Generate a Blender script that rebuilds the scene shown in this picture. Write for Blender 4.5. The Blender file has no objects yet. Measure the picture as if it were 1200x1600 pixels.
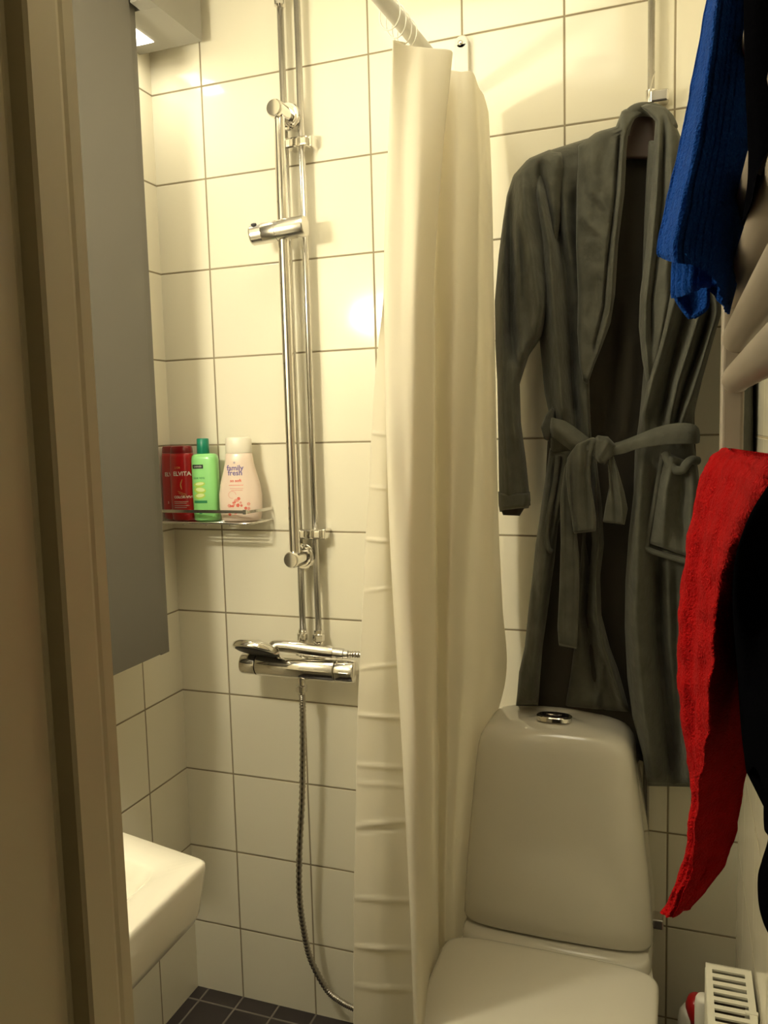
import bpy, bmesh, math, random
from math import sin, cos, pi, sqrt, exp
from mathutils import Vector, Matrix, noise
random.seed(4)
S = bpy.context.scene
COL = S.collection

# ------------------------------------------------------------------ camera
CAM = Vector((1.1452, -1.6669, 1.4081))
YAW, PITCH, ROLL, FOC = -.3482, -.1015, -.0259, 1273.45
_f = Vector((sin(YAW)*cos(PITCH), cos(YAW)*cos(PITCH), sin(PITCH)))
_r = Vector((cos(YAW), -sin(YAW), 0)); _u = _r.cross(_f)
_r, _u = cos(ROLL)*_r + sin(ROLL)*_u, -sin(ROLL)*_r + cos(ROLL)*_u
cd = bpy.data.cameras.new('camera'); cam = bpy.data.objects.new('camera', cd); COL.objects.link(cam)
cd.sensor_fit = 'VERTICAL'; cd.sensor_height = 24; cd.lens = 24*FOC/1600; cd.clip_start = .02
cam.matrix_world = Matrix(((_r.x, _u.x, -_f.x, CAM.x), (_r.y, _u.y, -_f.y, CAM.y), (_r.z, _u.z, -_f.z, CAM.z), (0, 0, 0, 1)))
S.camera = cam
def at(px, py, **k):
    """a measured point: the photo's line of sight cut with the plane x=, y= or z="""
    d = _f + _r*((px-600)/FOC) - _u*((py-800)/FOC)
    (ax, v), = k.items(); i = 'xyz'.index(ax)
    return CAM + d*((v-CAM[i])/d[i])

# ------------------------------------------------------------------ light
S.view_settings.view_transform = 'Standard'; S.view_settings.look = 'None'
S.view_settings.gamma = 1; S.view_settings.use_curve_mapping = False
S.view_settings.exposure = 0.0
W = bpy.data.worlds.new('world'); S.world = W; W.use_nodes = True
W.node_tree.nodes['Background'].inputs[0].default_value = (1, .8, .55, 1)
W.node_tree.nodes['Background'].inputs[1].default_value = .02
WARM = (1.0, .925, .70)
def area(name, loc, power, sx, sy, rot=(0, 0, 0), color=WARM, spread=pi):
    l = bpy.data.lights.new(name, 'AREA'); l.shape = 'RECTANGLE'; l.size = sx; l.size_y = sy
    l.energy = power; l.color = color; l.spread = spread
    o = bpy.data.objects.new(name, l); COL.objects.link(o); o.location = loc; o.rotation_euler = rot
    return o
area('canopy_downlight', (.060, -.150, 2.245), .4, .05, .07)
area('added_ceiling_fill', (.72, -.60, 2.392), 3.6, .56, .56)  # added fill, evens out the light on robe, toilet and lower wall
LAMP = 335     # strength of the opal tube over the wash basin (its builder is further down)

# ------------------------------------------------------------------ materials
def mat(name, color, rough=.5, metal=0, sheen=0, coat=0, spec=.5, bump=None, var=None, trans=0, emit=None):
    m = bpy.data.materials.new(name); m.use_nodes = True
    nt = m.node_tree; n = nt.nodes; L = nt.links; b = n['Principled BSDF']
    b.inputs['Base Color'].default_value = (*color, 1); b.inputs['Roughness'].default_value = rough
    b.inputs['Metallic'].default_value = metal; b.inputs['Specular IOR Level'].default_value = spec
    if sheen: b.inputs['Sheen Weight'].default_value = sheen; b.inputs['Sheen Roughness'].default_value = .4
    if sheen: b.inputs['Sheen Tint'].default_value = (*[min(1, c*3+.15) for c in color], 1)
    if coat: b.inputs['Coat Weight'].default_value = coat; b.inputs['Coat Roughness'].default_value = .03
    tc = n.new('ShaderNodeTexCoord')
    if var:   # (scale, amount)
        nz = n.new('ShaderNodeTexNoise'); nz.inputs['Scale'].default_value = var[0]; nz.inputs['Detail'].default_value = 4
        L.new(tc.outputs['Object'], nz.inputs['Vector'])
        mx = n.new('ShaderNodeMix'); mx.data_type = 'RGBA'
        mx.inputs[6].default_value = (*[c*(1-var[1]) for c in color], 1); mx.inputs[7].default_value = (*[min(1, c*(1+var[1])) for c in color], 1)
        L.new(nz.outputs['Fac'], mx.inputs[0]); L.new(mx.outputs[2], b.inputs['Base Color'])
    if bump:  # (scale, strength, distance)
        nz = n.new('ShaderNodeTexNoise'); nz.inputs['Scale'].default_value = bump[0]; nz.inputs['Detail'].default_value = 3
        L.new(tc.outputs['Object'], nz.inputs['Vector'])
        bp = n.new('ShaderNodeBump'); bp.inputs['Strength'].default_value = bump[1]; bp.inputs['Distance'].default_value = bump[2]
        L.new(nz.outputs['Fac'], bp.inputs['Height']); L.new(bp.outputs['Normal'], b.inputs['Normal'])
    if trans:
        t = n.new('ShaderNodeBsdfTranslucent'); t.inputs['Color'].default_value = (*color, 1)
        ms = n.new('ShaderNodeMixShader'); ms.inputs[0].default_value = trans
        L.new(b.outputs[0], ms.inputs[1]); L.new(t.outputs[0], ms.inputs[2]); L.new(ms.outputs[0], n['Material Output'].inputs[0])
    if emit: b.inputs['Emission Color'].default_value = (*emit[0], 1); b.inputs['Emission Strength'].default_value = emit[1]
    return m

def tile_mat(name, axes, off, size, tile, grout, mortar, rough=.12, gap_dark=0):
    """square glazed tiles; axes: which world axes run along the surface"""
    m = bpy.data.materials.new(name); m.use_nodes = True
    nt = m.node_tree; n = nt.nodes; L = nt.links; b = n['Principled BSDF']
    g = n.new('ShaderNodeNewGeometry'); sp = n.new('ShaderNodeSeparateXYZ'); L.new(g.outputs['Position'], sp.inputs[0])
    def math_(op, a, bb=None, c=None):
        x = n.new('ShaderNodeMath'); x.operation = op
        for i, v in enumerate((a, bb, c)):
            if v is None: continue
            if isinstance(v, (int, float)): x.inputs[i].default_value = v
            else: L.new(v, x.inputs[i])
        return x.outputs[0]
    ds, ids = [], []
    for ax, o in zip(axes, off):
        v = math_('DIVIDE', math_('SUBTRACT', sp.outputs['XYZ'.index(ax)], o), size)
        fr = math_('FRACT', v); ids.append(math_('FLOOR', v))
        ds.append(math_('MULTIPLY', math_('MINIMUM', fr, math_('SUBTRACT', 1.0, fr)), size))   # distance to nearest joint, metres
    d = math_('MINIMUM', ds[0], ds[1])
    mr = n.new('ShaderNodeMapRange'); mr.interpolation_type = 'SMOOTHSTEP'
    mr.inputs['From Min'].default_value = mortar*.4; mr.inputs['From Max'].default_value = mortar*.75
    L.new(d, mr.inputs['Value']); face = mr.outputs[0]
    # bevelled glaze edge
    mr2 = n.new('ShaderNodeMapRange'); mr2.interpolation_type = 'SMOOTHSTEP'
    mr2.inputs['From Min'].default_value = mortar*.4; mr2.inputs['From Max'].default_value = mortar*.5+.0016
    L.new(d, mr2.inputs['Value'])
    cb = n.new('ShaderNodeCombineXYZ'); L.new(ids[0], cb.inputs[0]); L.new(ids[1], cb.inputs[1])
    wn = n.new('ShaderNodeTexWhiteNoise'); L.new(cb.outputs[0], wn.inputs['Vector'])
    hs = n.new('ShaderNodeHueSaturation'); hs.inputs['Color'].default_value = (*tile, 1)
    L.new(math_('MULTIPLY_ADD', wn.outputs['Value'], .05, .975), hs.inputs['Value'])
    gn = n.new('ShaderNodeTexNoise'); gn.inputs['Scale'].default_value = 9; L.new(g.outputs['Position'], gn.inputs['Vector'])
    gm = n.new('ShaderNodeMix'); gm.data_type = 'RGBA'
    gm.inputs[6].default_value = (*[c*.55 for c in grout], 1); gm.inputs[7].default_value = (*[min(1, c*1.25) for c in grout], 1)
    L.new(gn.outputs['Fac'], gm.inputs[0])
    mx = n.new('ShaderNodeMix'); mx.data_type = 'RGBA'; L.new(face, mx.inputs[0]); L.new(gm.outputs[2], mx.inputs[6]); L.new(hs.outputs[0], mx.inputs[7])
    L.new(mx.outputs[2], b.inputs['Base Color'])
    L.new(math_('MULTIPLY_ADD', face, rough-.8, .8), b.inputs['Roughness'])
    ns = n.new('ShaderNodeTexNoise'); ns.inputs['Scale'].default_value = 14; ns.inputs['Detail'].default_value = 1; L.new(g.outputs['Position'], ns.inputs['Vector'])
    h = math_('ADD', math_('MULTIPLY', mr2.outputs[0], .0008), math_('MULTIPLY', ns.outputs['Fac'], .0003))
    bp = n.new('ShaderNodeBump'); bp.inputs['Strength'].default_value = 1; bp.inputs['Distance'].default_value = 1
    L.new(h, bp.inputs['Height']); L.new(bp.outputs['Normal'], b.inputs['Normal'])
    return m

TILE = (.87, .82, .665); GROUT = (.33, .27, .17)
M = dict(
    tile_back=tile_mat('cream_tile_back', 'XZ', (-.0684, -.0188), .2, TILE, GROUT, .0031),
    tile_side=tile_mat('cream_tile_side', 'YZ', (-.1515, -.0188), .2, TILE, GROUT, .0031),
    floor=tile_mat('dark_floor_tile', 'XY', (.0316, -.0450), .1, (.036, .028, .030), (.20, .175, .15), .004, .35),
    paint=mat('painted_wall', (.55, .52, .45), .7, bump=(60, .15, .001)),
    ceiling=mat('ceiling_paint', (.85, .82, .74), .8, bump=(80, .1, .001)),
    jamb=mat('frame_lacquer', (.55, .475, .31), .38, bump=(30, .08, .001)),
    cabinet=mat('cabinet_lacquer', (.15, .138, .115), .5, bump=(40, .04, .0005)),
    cabdark=mat('cabinet_edge', (.10, .09, .075), .5),
    canopy=mat('canopy_lacquer', (.30, .285, .24), .5),
    led=mat('lamp_diffuser', (1, .95, .85), .4, emit=((1, .93, .78), 9)),
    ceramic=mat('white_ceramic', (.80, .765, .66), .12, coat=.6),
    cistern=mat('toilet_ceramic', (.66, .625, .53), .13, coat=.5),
    seat=mat('toilet_plastic', (.72, .68, .57), .22, coat=.2),
    chrome=mat('chrome', (.80, .78, .74), .07, metal=1),
    satin=mat('satin_chrome', (.72, .70, .66), .24, metal=1),
    steel=mat('hose_steel', (.50, .47, .43), .25, metal=1),
    nozzle=mat('black_rubber_nozzles', (.02, .02, .025), .5),
    curtain=mat('curtain_cloth', (.88, .84, .73), .7, trans=.5, bump=(500, .12, .0004), spec=.2),
    whiteplastic=mat('white_plastic', (.78, .75, .66), .4),
    rail=mat('white_rail', (.72, .70, .64), .35),
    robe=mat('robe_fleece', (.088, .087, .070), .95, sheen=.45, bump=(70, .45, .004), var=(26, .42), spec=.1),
    robein=mat('robe_inside_shade', (.045, .040, .031), .95, sheen=.05, bump=(60, .3, .003), var=(12, .2), spec=.1),  # darker robe colour, the shade inside the robe is put into it
    blue=mat('blue_terry', (.005, .050, .27), .95, bump=(420, 1, .004), var=(90, .35), spec=.1),
    red=mat('red_terry', (.36, .003, .004), .95, bump=(380, 1, .005), var=(60, .35), spec=.1),
    black=mat('black_terry', (.0022, .0022, .003), 1, bump=(300, .5, .002), spec=.0),
    warmer=mat('warmer_enamel', (.30, .255, .205), .42),
    radiator=mat('radiator_enamel', (.78, .75, .62), .4),
    raddark=mat('radiator_inside', (.16, .12, .08), .7),
    wood=mat('hanger_wood', (.055, .032, .024), .5, bump=(30, .2, .001)),
    b_red=mat('bottle_red', (.42, .006, .010), .28, coat=.4),
    b_reddark=mat('bottle_cap_red', (.22, .004, .008), .3, coat=.4),
    b_green=mat('bottle_green', (.30, .72, .24), .35, coat=.2),
    b_teal=mat('cap_teal', (.005, .20, .12), .35),
    b_pink=mat('bottle_pink', (.86, .70, .58), .32, coat=.2),
    b_white=mat('cap_cream', (.86, .80, .66), .35),
    ink_white=mat('ink_white', (.85, .80, .72), .5), ink_black=mat('ink_black', (.01, .02, .015), .5),
    ink_green=mat('ink_green', (.02, .22, .08), .5), ink_purple=mat('ink_purple', (.16, .12, .34), .5),
    ink_red=mat('ink_red', (.75, .12, .08), .5), ink_gold=mat('ink_gold', (.60, .38, .12), .5),
    aloe=mat('ink_aloe', (.48, .70, .10), .5), aloe2=mat('ink_aloe_light', (.72, .85, .38), .5),
    ink_pinkred=mat('ink_blossom', (.80, .35, .28), .5), ink_grey=mat('ink_grey', (.45, .33, .30), .6),
    darkbtn=mat('flush_button', (.10, .085, .09), .15, metal=.9),
)

# ------------------------------------------------------------------ helpers
ORG = {}
def thing(name, label, cat, loc=(0, 0, 0), group=None):
    o = bpy.data.objects.new(name, None); COL.objects.link(o); o.location = loc; o.empty_display_size = .05
    o['label'] = label; o['category'] = cat
    if group: o['group'] = group
    ORG[o.name] = Vector(loc); return o
def tag(o, label, cat, group=None):
    o['label'] = label; o['category'] = cat
    if group: o['group'] = group
    return o
def mk(name, vs, fs, m, parent=None, smooth=True, label=None, mods=(), sharp=None, kind=None):
    """one mesh object from world-space vertices"""
    org = ORG.get(parent.name, Vector()) if parent else Vector()
    me = bpy.data.meshes.new(name)
    me.from_pydata([tuple(Vector(v)-org) for v in vs], [], fs); me.validate()
    bm = bmesh.new(); bm.from_mesh(me); bmesh.ops.remove_doubles(bm, verts=bm.verts, dist=1e-6)
    bmesh.ops.recalc_face_normals(bm, faces=bm.faces); bm.to_mesh(me); bm.free()
    me.materials.append(M[m] if isinstance(m, str) else m)
    o = bpy.data.objects.new(name, me); COL.objects.link(o)
    if parent: o.parent = parent
    ORG[o.name] = org
    if smooth:
        for p in me.polygons: p.use_smooth = True
        if sharp is not None:
            me.set_sharp_from_angle(angle=math.radians(sharp))
    if label: o['label'] = label
    if kind: o['kind'] = kind
    for md in mods:
        x = o.modifiers.new(md[0], md[0])
        for k, v in md[1].items(): setattr(x, k, v)
    return o
BEV = lambda w, s=3: ('BEVEL', dict(width=w, segments=s, limit_method='ANGLE', angle_limit=math.radians(35)))
SOL = lambda t, off=0: ('SOLIDIFY', dict(thickness=t, offset=off))
def box(x0, x1, y0, y1, z0, z1):
    v = [(x, y, z) for z in (z0, z1) for y in (y0, y1) for x in (x0, x1)]
    f = [(0, 2, 3, 1), (4, 5, 7, 6), (0, 1, 5, 4), (2, 6, 7, 3), (0, 4, 6, 2), (1, 3, 7, 5)]
    return v, f
def join(*parts):
    V, F = [], []
    for v, f in parts:
        n = len(V); V += [tuple(a) for a in v]; F += [tuple(i+n for i in q) for q in f]
    return V, F
def rings(rs, cap=True, closed=False):
    V, F = [], []; n = len(rs[0])
    for r in rs: V += [tuple(p) for p in r]
    m = len(rs)
    for i in range(m if closed else m-1):
        a, b = i*n, ((i+1) % m)*n
        for j in range(n):
            k = (j+1) % n; F.append((a+j, a+k, b+k, b+j))
    if cap and not closed:
        F.append(tuple(range(n))[::-1]); F.append(tuple(range((m-1)*n, m*n)))
    return V, F
def tube(path, r, n=16, cap=True):
    """round tube along a path; r may be a list"""
    P = [Vector(p) for p in path]; out = []; up = None
    for i, p in enumerate(P):
        t = (P[min(i+1, len(P)-1)]-P[max(i-1, 0)]).normalized()
        if up is None:
            up = Vector((0, 0, 1)) if abs(t.z) < .9 else Vector((1, 0, 0))
        a = t.cross(up).normalized(); up = a.cross(t).normalized(); b = up
        rr = r[i] if isinstance(r, (list, tuple)) else r
        out.append([p + a*(cos(2*pi*k/n)*rr) + b*(sin(2*pi*k/n)*rr) for k in range(n)])
    return rings(out, cap)
def cyl(a, b, prof, n=32):
    """lathe along a->b; prof = [(t, radius)]"""
    a, b = Vector(a), Vector(b); t = (b-a).normalized()
    up = Vector((0, 0, 1)) if abs(t.z) < .9 else Vector((1, 0, 0))
    u = t.cross(up).normalized(); w = u.cross(t)
    return rings([[a+(b-a)*q + u*(cos(2*pi*k/n)*r) + w*(sin(2*pi*k/n)*r) for k in range(n)] for q, r in prof])
def spline(pts, n):
    """Catmull-Rom through points, n samples"""
    P = [Vector(p) for p in pts]; out = []
    for i in range(n):
        x = i/(n-1)*(len(P)-1); k = min(int(x), len(P)-2); t = x-k
        p0, p1, p2, p3 = P[max(k-1, 0)], P[k], P[k+1], P[min(k+2, len(P)-1)]
        out.append(.5*((2*p1)+(p2-p0)*t+(2*p0-5*p1+4*p2-p3)*t*t+(3*p1-p0-3*p2+p3)*t**3))
    return out
def interp(pts, x):
    """pts [(x, value...)] sorted; linear"""
    if x <= pts[0][0]: return pts[0][1:]
    for a, b in zip(pts, pts[1:]):
        if x <= b[0]:
            t = (x-a[0])/(b[0]-a[0]); return tuple(p+(q-p)*t for p, q in zip(a[1:], b[1:]))
    return pts[-1][1:]
def grid(G):
    n, m = len(G), len(G[0]); V = [tuple(p) for r in G for p in r]
    F = [(i*m+j, i*m+j+1, (i+1)*m+j+1, (i+1)*m+j) for i in range(n-1) for j in range(m-1)]
    return V, F
def sheet(cols, N=80, Mc=60, closed=False, fn=None):
    """cloth lofted through measured lines (u, v, depth); smooth across, smooth along"""
    C = [spline([at(u, v, y=y) for u, v, y in c], N) for c in cols]
    G = []
    for i in range(N):
        row = [c[i] for c in C]
        if closed: row = row+[row[0]]
        row = spline(row, Mc)
        if fn: row = [fn(p, j/(Mc-1), i/(N-1)) for j, p in enumerate(row)]
        G.append(row)
    return grid(G)
FOLD = 1.6
def patch(Lp, Rp, y0, th, folds=(), N=90, Mc=44, ep=.45, nz=.003, seed=0, tp=.04, back=0.0):
    """padded cloth panel between two traced edges; folds = (line, width px, height m)"""
    sl = [Vector((u, v, 0)) for u, v in Lp]; sr = [Vector((u, v, 0)) for u, v in Rp]
    def walk(P):
        q = sorted(P, key=lambda p: p.y) if P[0].y < P[-1].y else P
        v0, v1 = P[0].y, P[-1].y
        return [((p.y-v0)/(v1-v0), p.x) for p in P], v0, v1
    LL, l0, l1 = walk(sl); RR, r0, r1 = walk(sr)
    F_, B_ = [], []
    for i in range(N):
        t = i/(N-1); ul = interp(LL, t)[0]; ur = interp(RR, t)[0]; vl = l0+(l1-l0)*t; vr = r0+(r1-r0)*t
        et = min(1, t/tp, (1-t)/tp) if tp else 1; et = sqrt(max(0, 1-(1-et)**2))
        fr, bk = [], []
        for j in range(Mc):
            s = j/(Mc-1); s = .5-.5*cos(pi*s)*.35-.5*(1-2*s)*.65
            u, v = ul+(ur-ul)*s, vl+(vr-vl)*s
            pr = max(0, 1-abs(2*s-1)**5)**ep*et
            y = y0-th*pr
            for ln, w, h in folds:
                va, vb = ln[0][1], ln[-1][1]
                if v < va-40 or v > vb+40: continue
                uf = interp([(q, p) for p, q in ln], v)[0]
                fade = min(1, max(0, (v-va+40)/60), max(0, (vb+40-v)/60))
                y -= FOLD*h*exp(-((u-uf)/w)**2)*fade*min(1, pr*1.3)
            p = at(u, v, y=y)
            if nz: y -= nz*pr*(noise.noise(Vector((p.x*22+seed, seed*3.1, p.z*11)))+.5*noise.noise(Vector((p.x*55+seed, 7, p.z*30))))
            fr.append(at(u, v, y=y)); bk.append(at(u, v, y=y0+back))
        F_.append(fr); B_.append(bk)
    a = grid(F_); b = grid(B_); V = a[0]+b[0]; n = len(a[0])
    F = list(a[1])+[tuple(k+n for k in f) for f in b[1]]
    loop = [j for j in range(Mc)]+[i*Mc+Mc-1 for i in range(1, N)]+[(N-1)*Mc+j for j in range(Mc-2, -1, -1)]+[i*Mc for i in range(N-2, 0, -1)]
    for p, q in zip(loop, loop[1:]+loop[:1]): F.append((p, q, q+n, p+n))
    return V, F
def lathe_z(cx, cy, prof, n=48, e=2.0, rot=0):
    """bottle body: prof = [(z, half width, half depth)], superellipse sections"""
    out = []
    for z, a, b in prof:
        r = []
        for k in range(n):
            t = 2*pi*k/n; c, s = cos(t), sin(t)
            x = a*math.copysign(abs(c)**(2/e), c); y = b*math.copysign(abs(s)**(2/e), s)
            r.append((cx+x*cos(rot)-y*sin(rot), cy+x*sin(rot)+y*cos(rot), z))
        out.append(r)
    return rings(out)
def struct(name, vf, m, smooth=False, mods=()):
    o = mk(name, *vf, m, None, smooth, mods=mods); o['kind'] = 'structure'; return o

# ------------------------------------------------------------------ the room
XR = 1.262; H = 2.42
struct('wall_back', box(-.05, XR+.05, 0, .06, -.02, H), 'tile_back')
struct('wall_left', box(-.06, 0, -1.1669, 0, -.02, H), 'tile_side')
struct('wall_right', box(XR, XR+.06, -2.75, 0, -.02, H), 'tile_side')
struct('floor', box(-.06, XR, -1.2159, 0, -.03, 0), 'floor')
struct('ceiling', box(-.9, XR+.06, -2.75, .06, H, H+.04), 'ceiling')
struct('wall_front', box(-.06, .7169, -1.2950, -1.1669, 0, H), 'paint')
# the hallway the photo is taken from
struct('floor_hall', box(-.9, XR, -2.75, -1.2159, -.03, 0), mat('hall_linoleum', (.16, .12, .085), .5, var=(6, .2)))
struct('wall_hall', join(box(-.9, XR, -2.81, -2.75, 0, H), box(-.96, -.9, -2.75, -1.295, 0, H), box(-.9, -.06, -1.295, -1.235, 0, H)), mat('hall_wallpaint', (.20, .18, .14), .8))
# door frame: stop bead standing proud of the rebate
fv = [(.7169, -1.1669), (.7395, -1.1669), (.7419, -1.1693), (.7419, -1.1800), (.7409, -1.1835), (.7419, -1.1870), (.7419, -1.2134), (.7395, -1.2159), (.7250, -1.2159), (.7242, -1.2190), (.7269, -1.2240), (.7269, -1.2950), (.7169, -1.2950)]
struct('door_1', rings([[(x, y, 0) for x, y in fv], [(x, y, H) for x, y in fv]]), 'jamb')

# ------------------------------------------------------------------ cabinet and its lamp
cab = thing('bathroom_cabinet', 'tall grey cabinet on the left wall above the wash basin', 'cabinet', (.075, -.56, .96))
mk('body', *box(.002, .100, -.46, -.2285, .948, 2.40), 'cabdark', cab, False, mods=(BEV(.002),))
mk('door', *box(.102, .120, -.462, -.2342, .9463, 2.40), 'cabinet', cab, False, mods=(BEV(.0012),))
mk('edge_profile', *box(.1005, .1105, -.2315, -.2020, .9395, 2.40), 'cabinet', cab, False, mods=(BEV(.002),))
cz = at(316, 65, y=-.04)
lampo = thing('cabinet_lamp', 'light box with a bright diffuser on the left wall just past the grey cabinet top', 'lamp', (0, -.12, 2.25))
mk('housing', *join(box(.001, cz.x, -.2005, -.04, cz.z, cz.z+.11), box(.1215, cz.x, -.2335, -.20, cz.z, cz.z+.11)), 'canopy', lampo, False, mods=(BEV(.0008),))
dq = at(240, 65, z=cz.z)
mk('diffuser', *box(dq.x-.045, dq.x, dq.y-.075, dq.y, cz.z-.0015, cz.z+.0015), 'led', lampo, False)
wl = thing('wall_lamp', 'short opal tube lamp on an arm on the left wall above the wash basin', 'lamp', (0, -1.0, 1.795))
mk('base', *cyl((.0005, -1.0, 1.795), (.02, -1.0, 1.795), [(0, .04), (.8, .04), (1, .034)], 32), 'whiteplastic', wl, sharp=40)
mk('arm', *cyl((.02, -1.0, 1.795), (.115, -1.0, 1.795), [(0, .007), (.95, .007), (.951, .018), (1, .018)], 20), 'chrome', wl, sharp=40)
mk('tube', *cyl((.1155, -1.0, 1.795), (.245, -1.0, 1.795), [(0, .017), (.03, .020), (.93, .020), (.98, .016), (1, .006)], 24), mat('lamp_tube', (1, .95, .85), .4, emit=(WARM, LAMP)), wl)

cl = thing('added_fill_panel', 'flat square fill light panel added on the ceiling over the middle of the room', 'lamp', (.72, -.60, H))  # unseen panel, added as a body for the ceiling fill
mk('frame', *box(.42, 1.02, -.90, -.30, H-.026, H-.0005), 'whiteplastic', cl, False, mods=(BEV(.003),))
mk('diffuser', *box(.44, 1.00, -.88, -.32, H-.0275, H-.024), mat('fill_panel_glow', (.8, .78, .7), .6, emit=((1, .9, .7), .8)), cl, False)

# ------------------------------------------------------------------ wash basin
sink = thing('wash_basin', 'white rectangular wash basin under the grey cabinet', 'basin', (0, -.9, .82))
A = Vector((.538, -.743)); B = Vector((.003, -.632)); C = Vector((.545, -1.13)); D = Vector((.003, -1.13))
def quad_ring(pts, z, rad=.02, k=5):
    out = []
    for i in range(4):
        p, q, s = pts[i-1], pts[i], pts[(i+1) % 4]
        a = q+(p-q).normalized()*rad; b = q+(s-q).normalized()*rad
        for j in range(k):
            t = j/(k-1); m_ = a*(1-t)**2+q*2*t*(1-t)+b*t*t; out.append((m_.x, m_.y, z))
    return out
Q = [B, A, C, D]; cen = (A+B+C+D)/4
def inset(d, dz=0):
    o = []
    for i in range(4):
        p, q, s = Q[i-1], Q[i], Q[(i+1) % 4]
        e1 = (p-q).normalized(); e2 = (s-q).normalized(); bi = (e1+e2); o.append(q+bi*(d/max(.2, abs(e1.cross(e2)))))
    return o
rs = [quad_ring(inset(.12), .67, .05), quad_ring(inset(.045), .712, .05), quad_ring(inset(.022), .730, .03), quad_ring(inset(.012), .740, .02), quad_ring(inset(.008), .752, .016),
      quad_ring(inset(0), .812, .014), quad_ring(inset(.001), .818, .013), quad_ring(inset(.005), .8212, .012),
      quad_ring(inset(.048), .8200, .03), quad_ring(inset(.054), .8165, .03), quad_ring(inset(.066), .800, .035), quad_ring(inset(.10), .752, .06), quad_ring(inset(.16), .742, .05)]
mk('bowl', *rings(rs), 'ceramic', sink, sharp=50)
mk('tap', *join(cyl((.10, -.90, .82), (.10, -.90, .93), [(0, .026), (.05, .024), (.9, .022), (1, .018)]), tube(spline([(.11, -.90, .88), (.16, -.90, .895), (.22, -.90, .885)], 8), .012)), 'chrome', sink)
mk('drain', *cyl((.27, -.9, .7415), (.27, -.9, .7445), [(0, .024), (.7, .024), (1, .018)]), 'chrome', sink)

# ------------------------------------------------------------------ shower set
bar = thing('shower_rail', 'chrome shower rail with sliding holder on the tiled back wall', 'shower rail', (.365, 0, 1.6))
ZT, ZB = 2.068, 1.131; XRAIL = .360; YR = -.078
mk('rail', *cyl((XRAIL, YR, ZB), (XRAIL, YR, ZT-.005), [(0, .0118), (1, .0118)], 32), 'chrome', bar, sharp=40)
for z, nm in ((ZT, 1), (ZB, 2)):
    wx = XRAIL+.004
    mk('bracket', *cyl((wx, -.0005, z), (wx-.006, YR-.022, z), [(0, .018), (.05, .0185), (.9, .0185), (.965, .018), (1, .0155)], 36), 'chrome', bar, sharp=40)
    mk('flange', *cyl((wx-.002, -.0385, z), (wx-.002, -.052, z), [(0, .028), (.35, .029), (.6, .027), (.62, .023), (1, .022)], 40), 'chrome', bar, sharp=40)
zs = 1.829
sl = mk('slider', *cyl((.316, YR-.006, zs-.004), (.4135, YR-.004, zs+.002), [(0, .0205), (.02, .0215), (.34, .0215), (.345, .0200), (.36, .0200), (.365, .0215), (.97, .0215), (1, .0195)], 40), 'satin', bar, sharp=35)
mk('holder', *cyl((.289, YR-.012, zs-.008), (.3165, YR-.006, zs-.004), [(0, .0175), (.12, .0205), (1, .0215)], 36), 'satin', sl, sharp=35)
mk('notch', *cyl((.302, YR-.020, zs+.0095), (.3025, YR-.0225, zs+.0135), [(0, .0065), (1, .0060)], 5), 'nozzle', sl)
mk('locking_knob', *cyl((.378, YR+.014, zs+.003), (.378, YR+.040, zs+.003), [(0, .013), (.8, .013), (1, .010)], 24), 'satin', sl, sharp=40)

for i, (x, lab) in enumerate(((.348, 'left of the two chrome water pipes running up the back wall'), (.387, 'right of the two chrome water pipes running up the back wall'))):
    p = thing('water_pipe', lab, 'pipe', (x, -.03, .95), 'chrome pipes above the shower mixer')
    mk('tube', *cyl((x, -.03, .955), (x, -.03, 2.42), [(0, .0072), (1, .0072)], 20), 'satin', p)
    mk('nut', *cyl((x, -.03, .938), (x, -.03, .962), [(0, .0135), (.6, .0135), (.7, .010), (1, .010)], 6 if i else 24), 'chrome', p, sharp=40)
    if i == 0:
        mk('collar', *cyl((x, -.03, 2.293), (x, -.03, 2.335), [(0, .008), (.1, .0125), (.8, .0125), (1, .009)], 20), 'chrome', p, sharp=40)
for z, lab in ((2.016, 'upper chrome clip holding both pipes, just under the top rail bracket'), (1.180, 'lower chrome clip holding both pipes, just above the bottom rail bracket')):
    c = thing('pipe_clip', lab, 'clip', (.37, 0, z), 'pipe clips')
    mk('strap', *box(.334, .405, -.042, -.018, z-.011, z+.011), 'chrome', c, False, mods=(BEV(.005, 4),))
    mk('foot', *join(box(.355, .38, -.02, -.0005, z-.009, z+.009)), 'chrome', c, False, mods=(BEV(.002),))
    mk('fixing_tab', *box(.4045, .413, -.034, -.0005, z-.011, z+.011), 'chrome', c, False, mods=(BEV(.002),))

# mixer
mx = thing('shower_mixer', 'chrome thermostatic shower mixer under the two pipes', 'mixer', (.36, -.065, .9))
my = -.072; zc = .8860
def mp(x): return (x, my, zc-.0105*(x-.36)/.14*0)
mk('body', *cyl((.256, my, zc), (.447, my, zc), [(0, .0243), (.01, .0256), (.99, .0256), (1, .0243)], 48), 'chrome', mx, sharp=40)
mk('temperature_knob', *cyl((.254, my, zc), (.214, my, zc), [(0, .0248), (.1, .0252), (.8, .0248), (.95, .0230), (1, .018)], 48), 'chrome', mx, sharp=40)
mk('flow_knob', *join(cyl((.449, my, zc), (.492, my, zc), [(0, .0248), (.1, .0252), (.8, .0252), (.95, .0235), (1, .019)], 48), box(.462, .484, my-.030, my-.020, zc-.004, zc+.004)), 'chrome', mx, sharp=40)
mk('inlet', *join(tube([(.348, -.03, .938), (.348, -.034, .915), (.348, -.055, .900)], .010), tube([(.387, -.03, .938), (.387, -.034, .915), (.387, -.055, .900)], .010)), 'chrome', mx)
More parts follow.
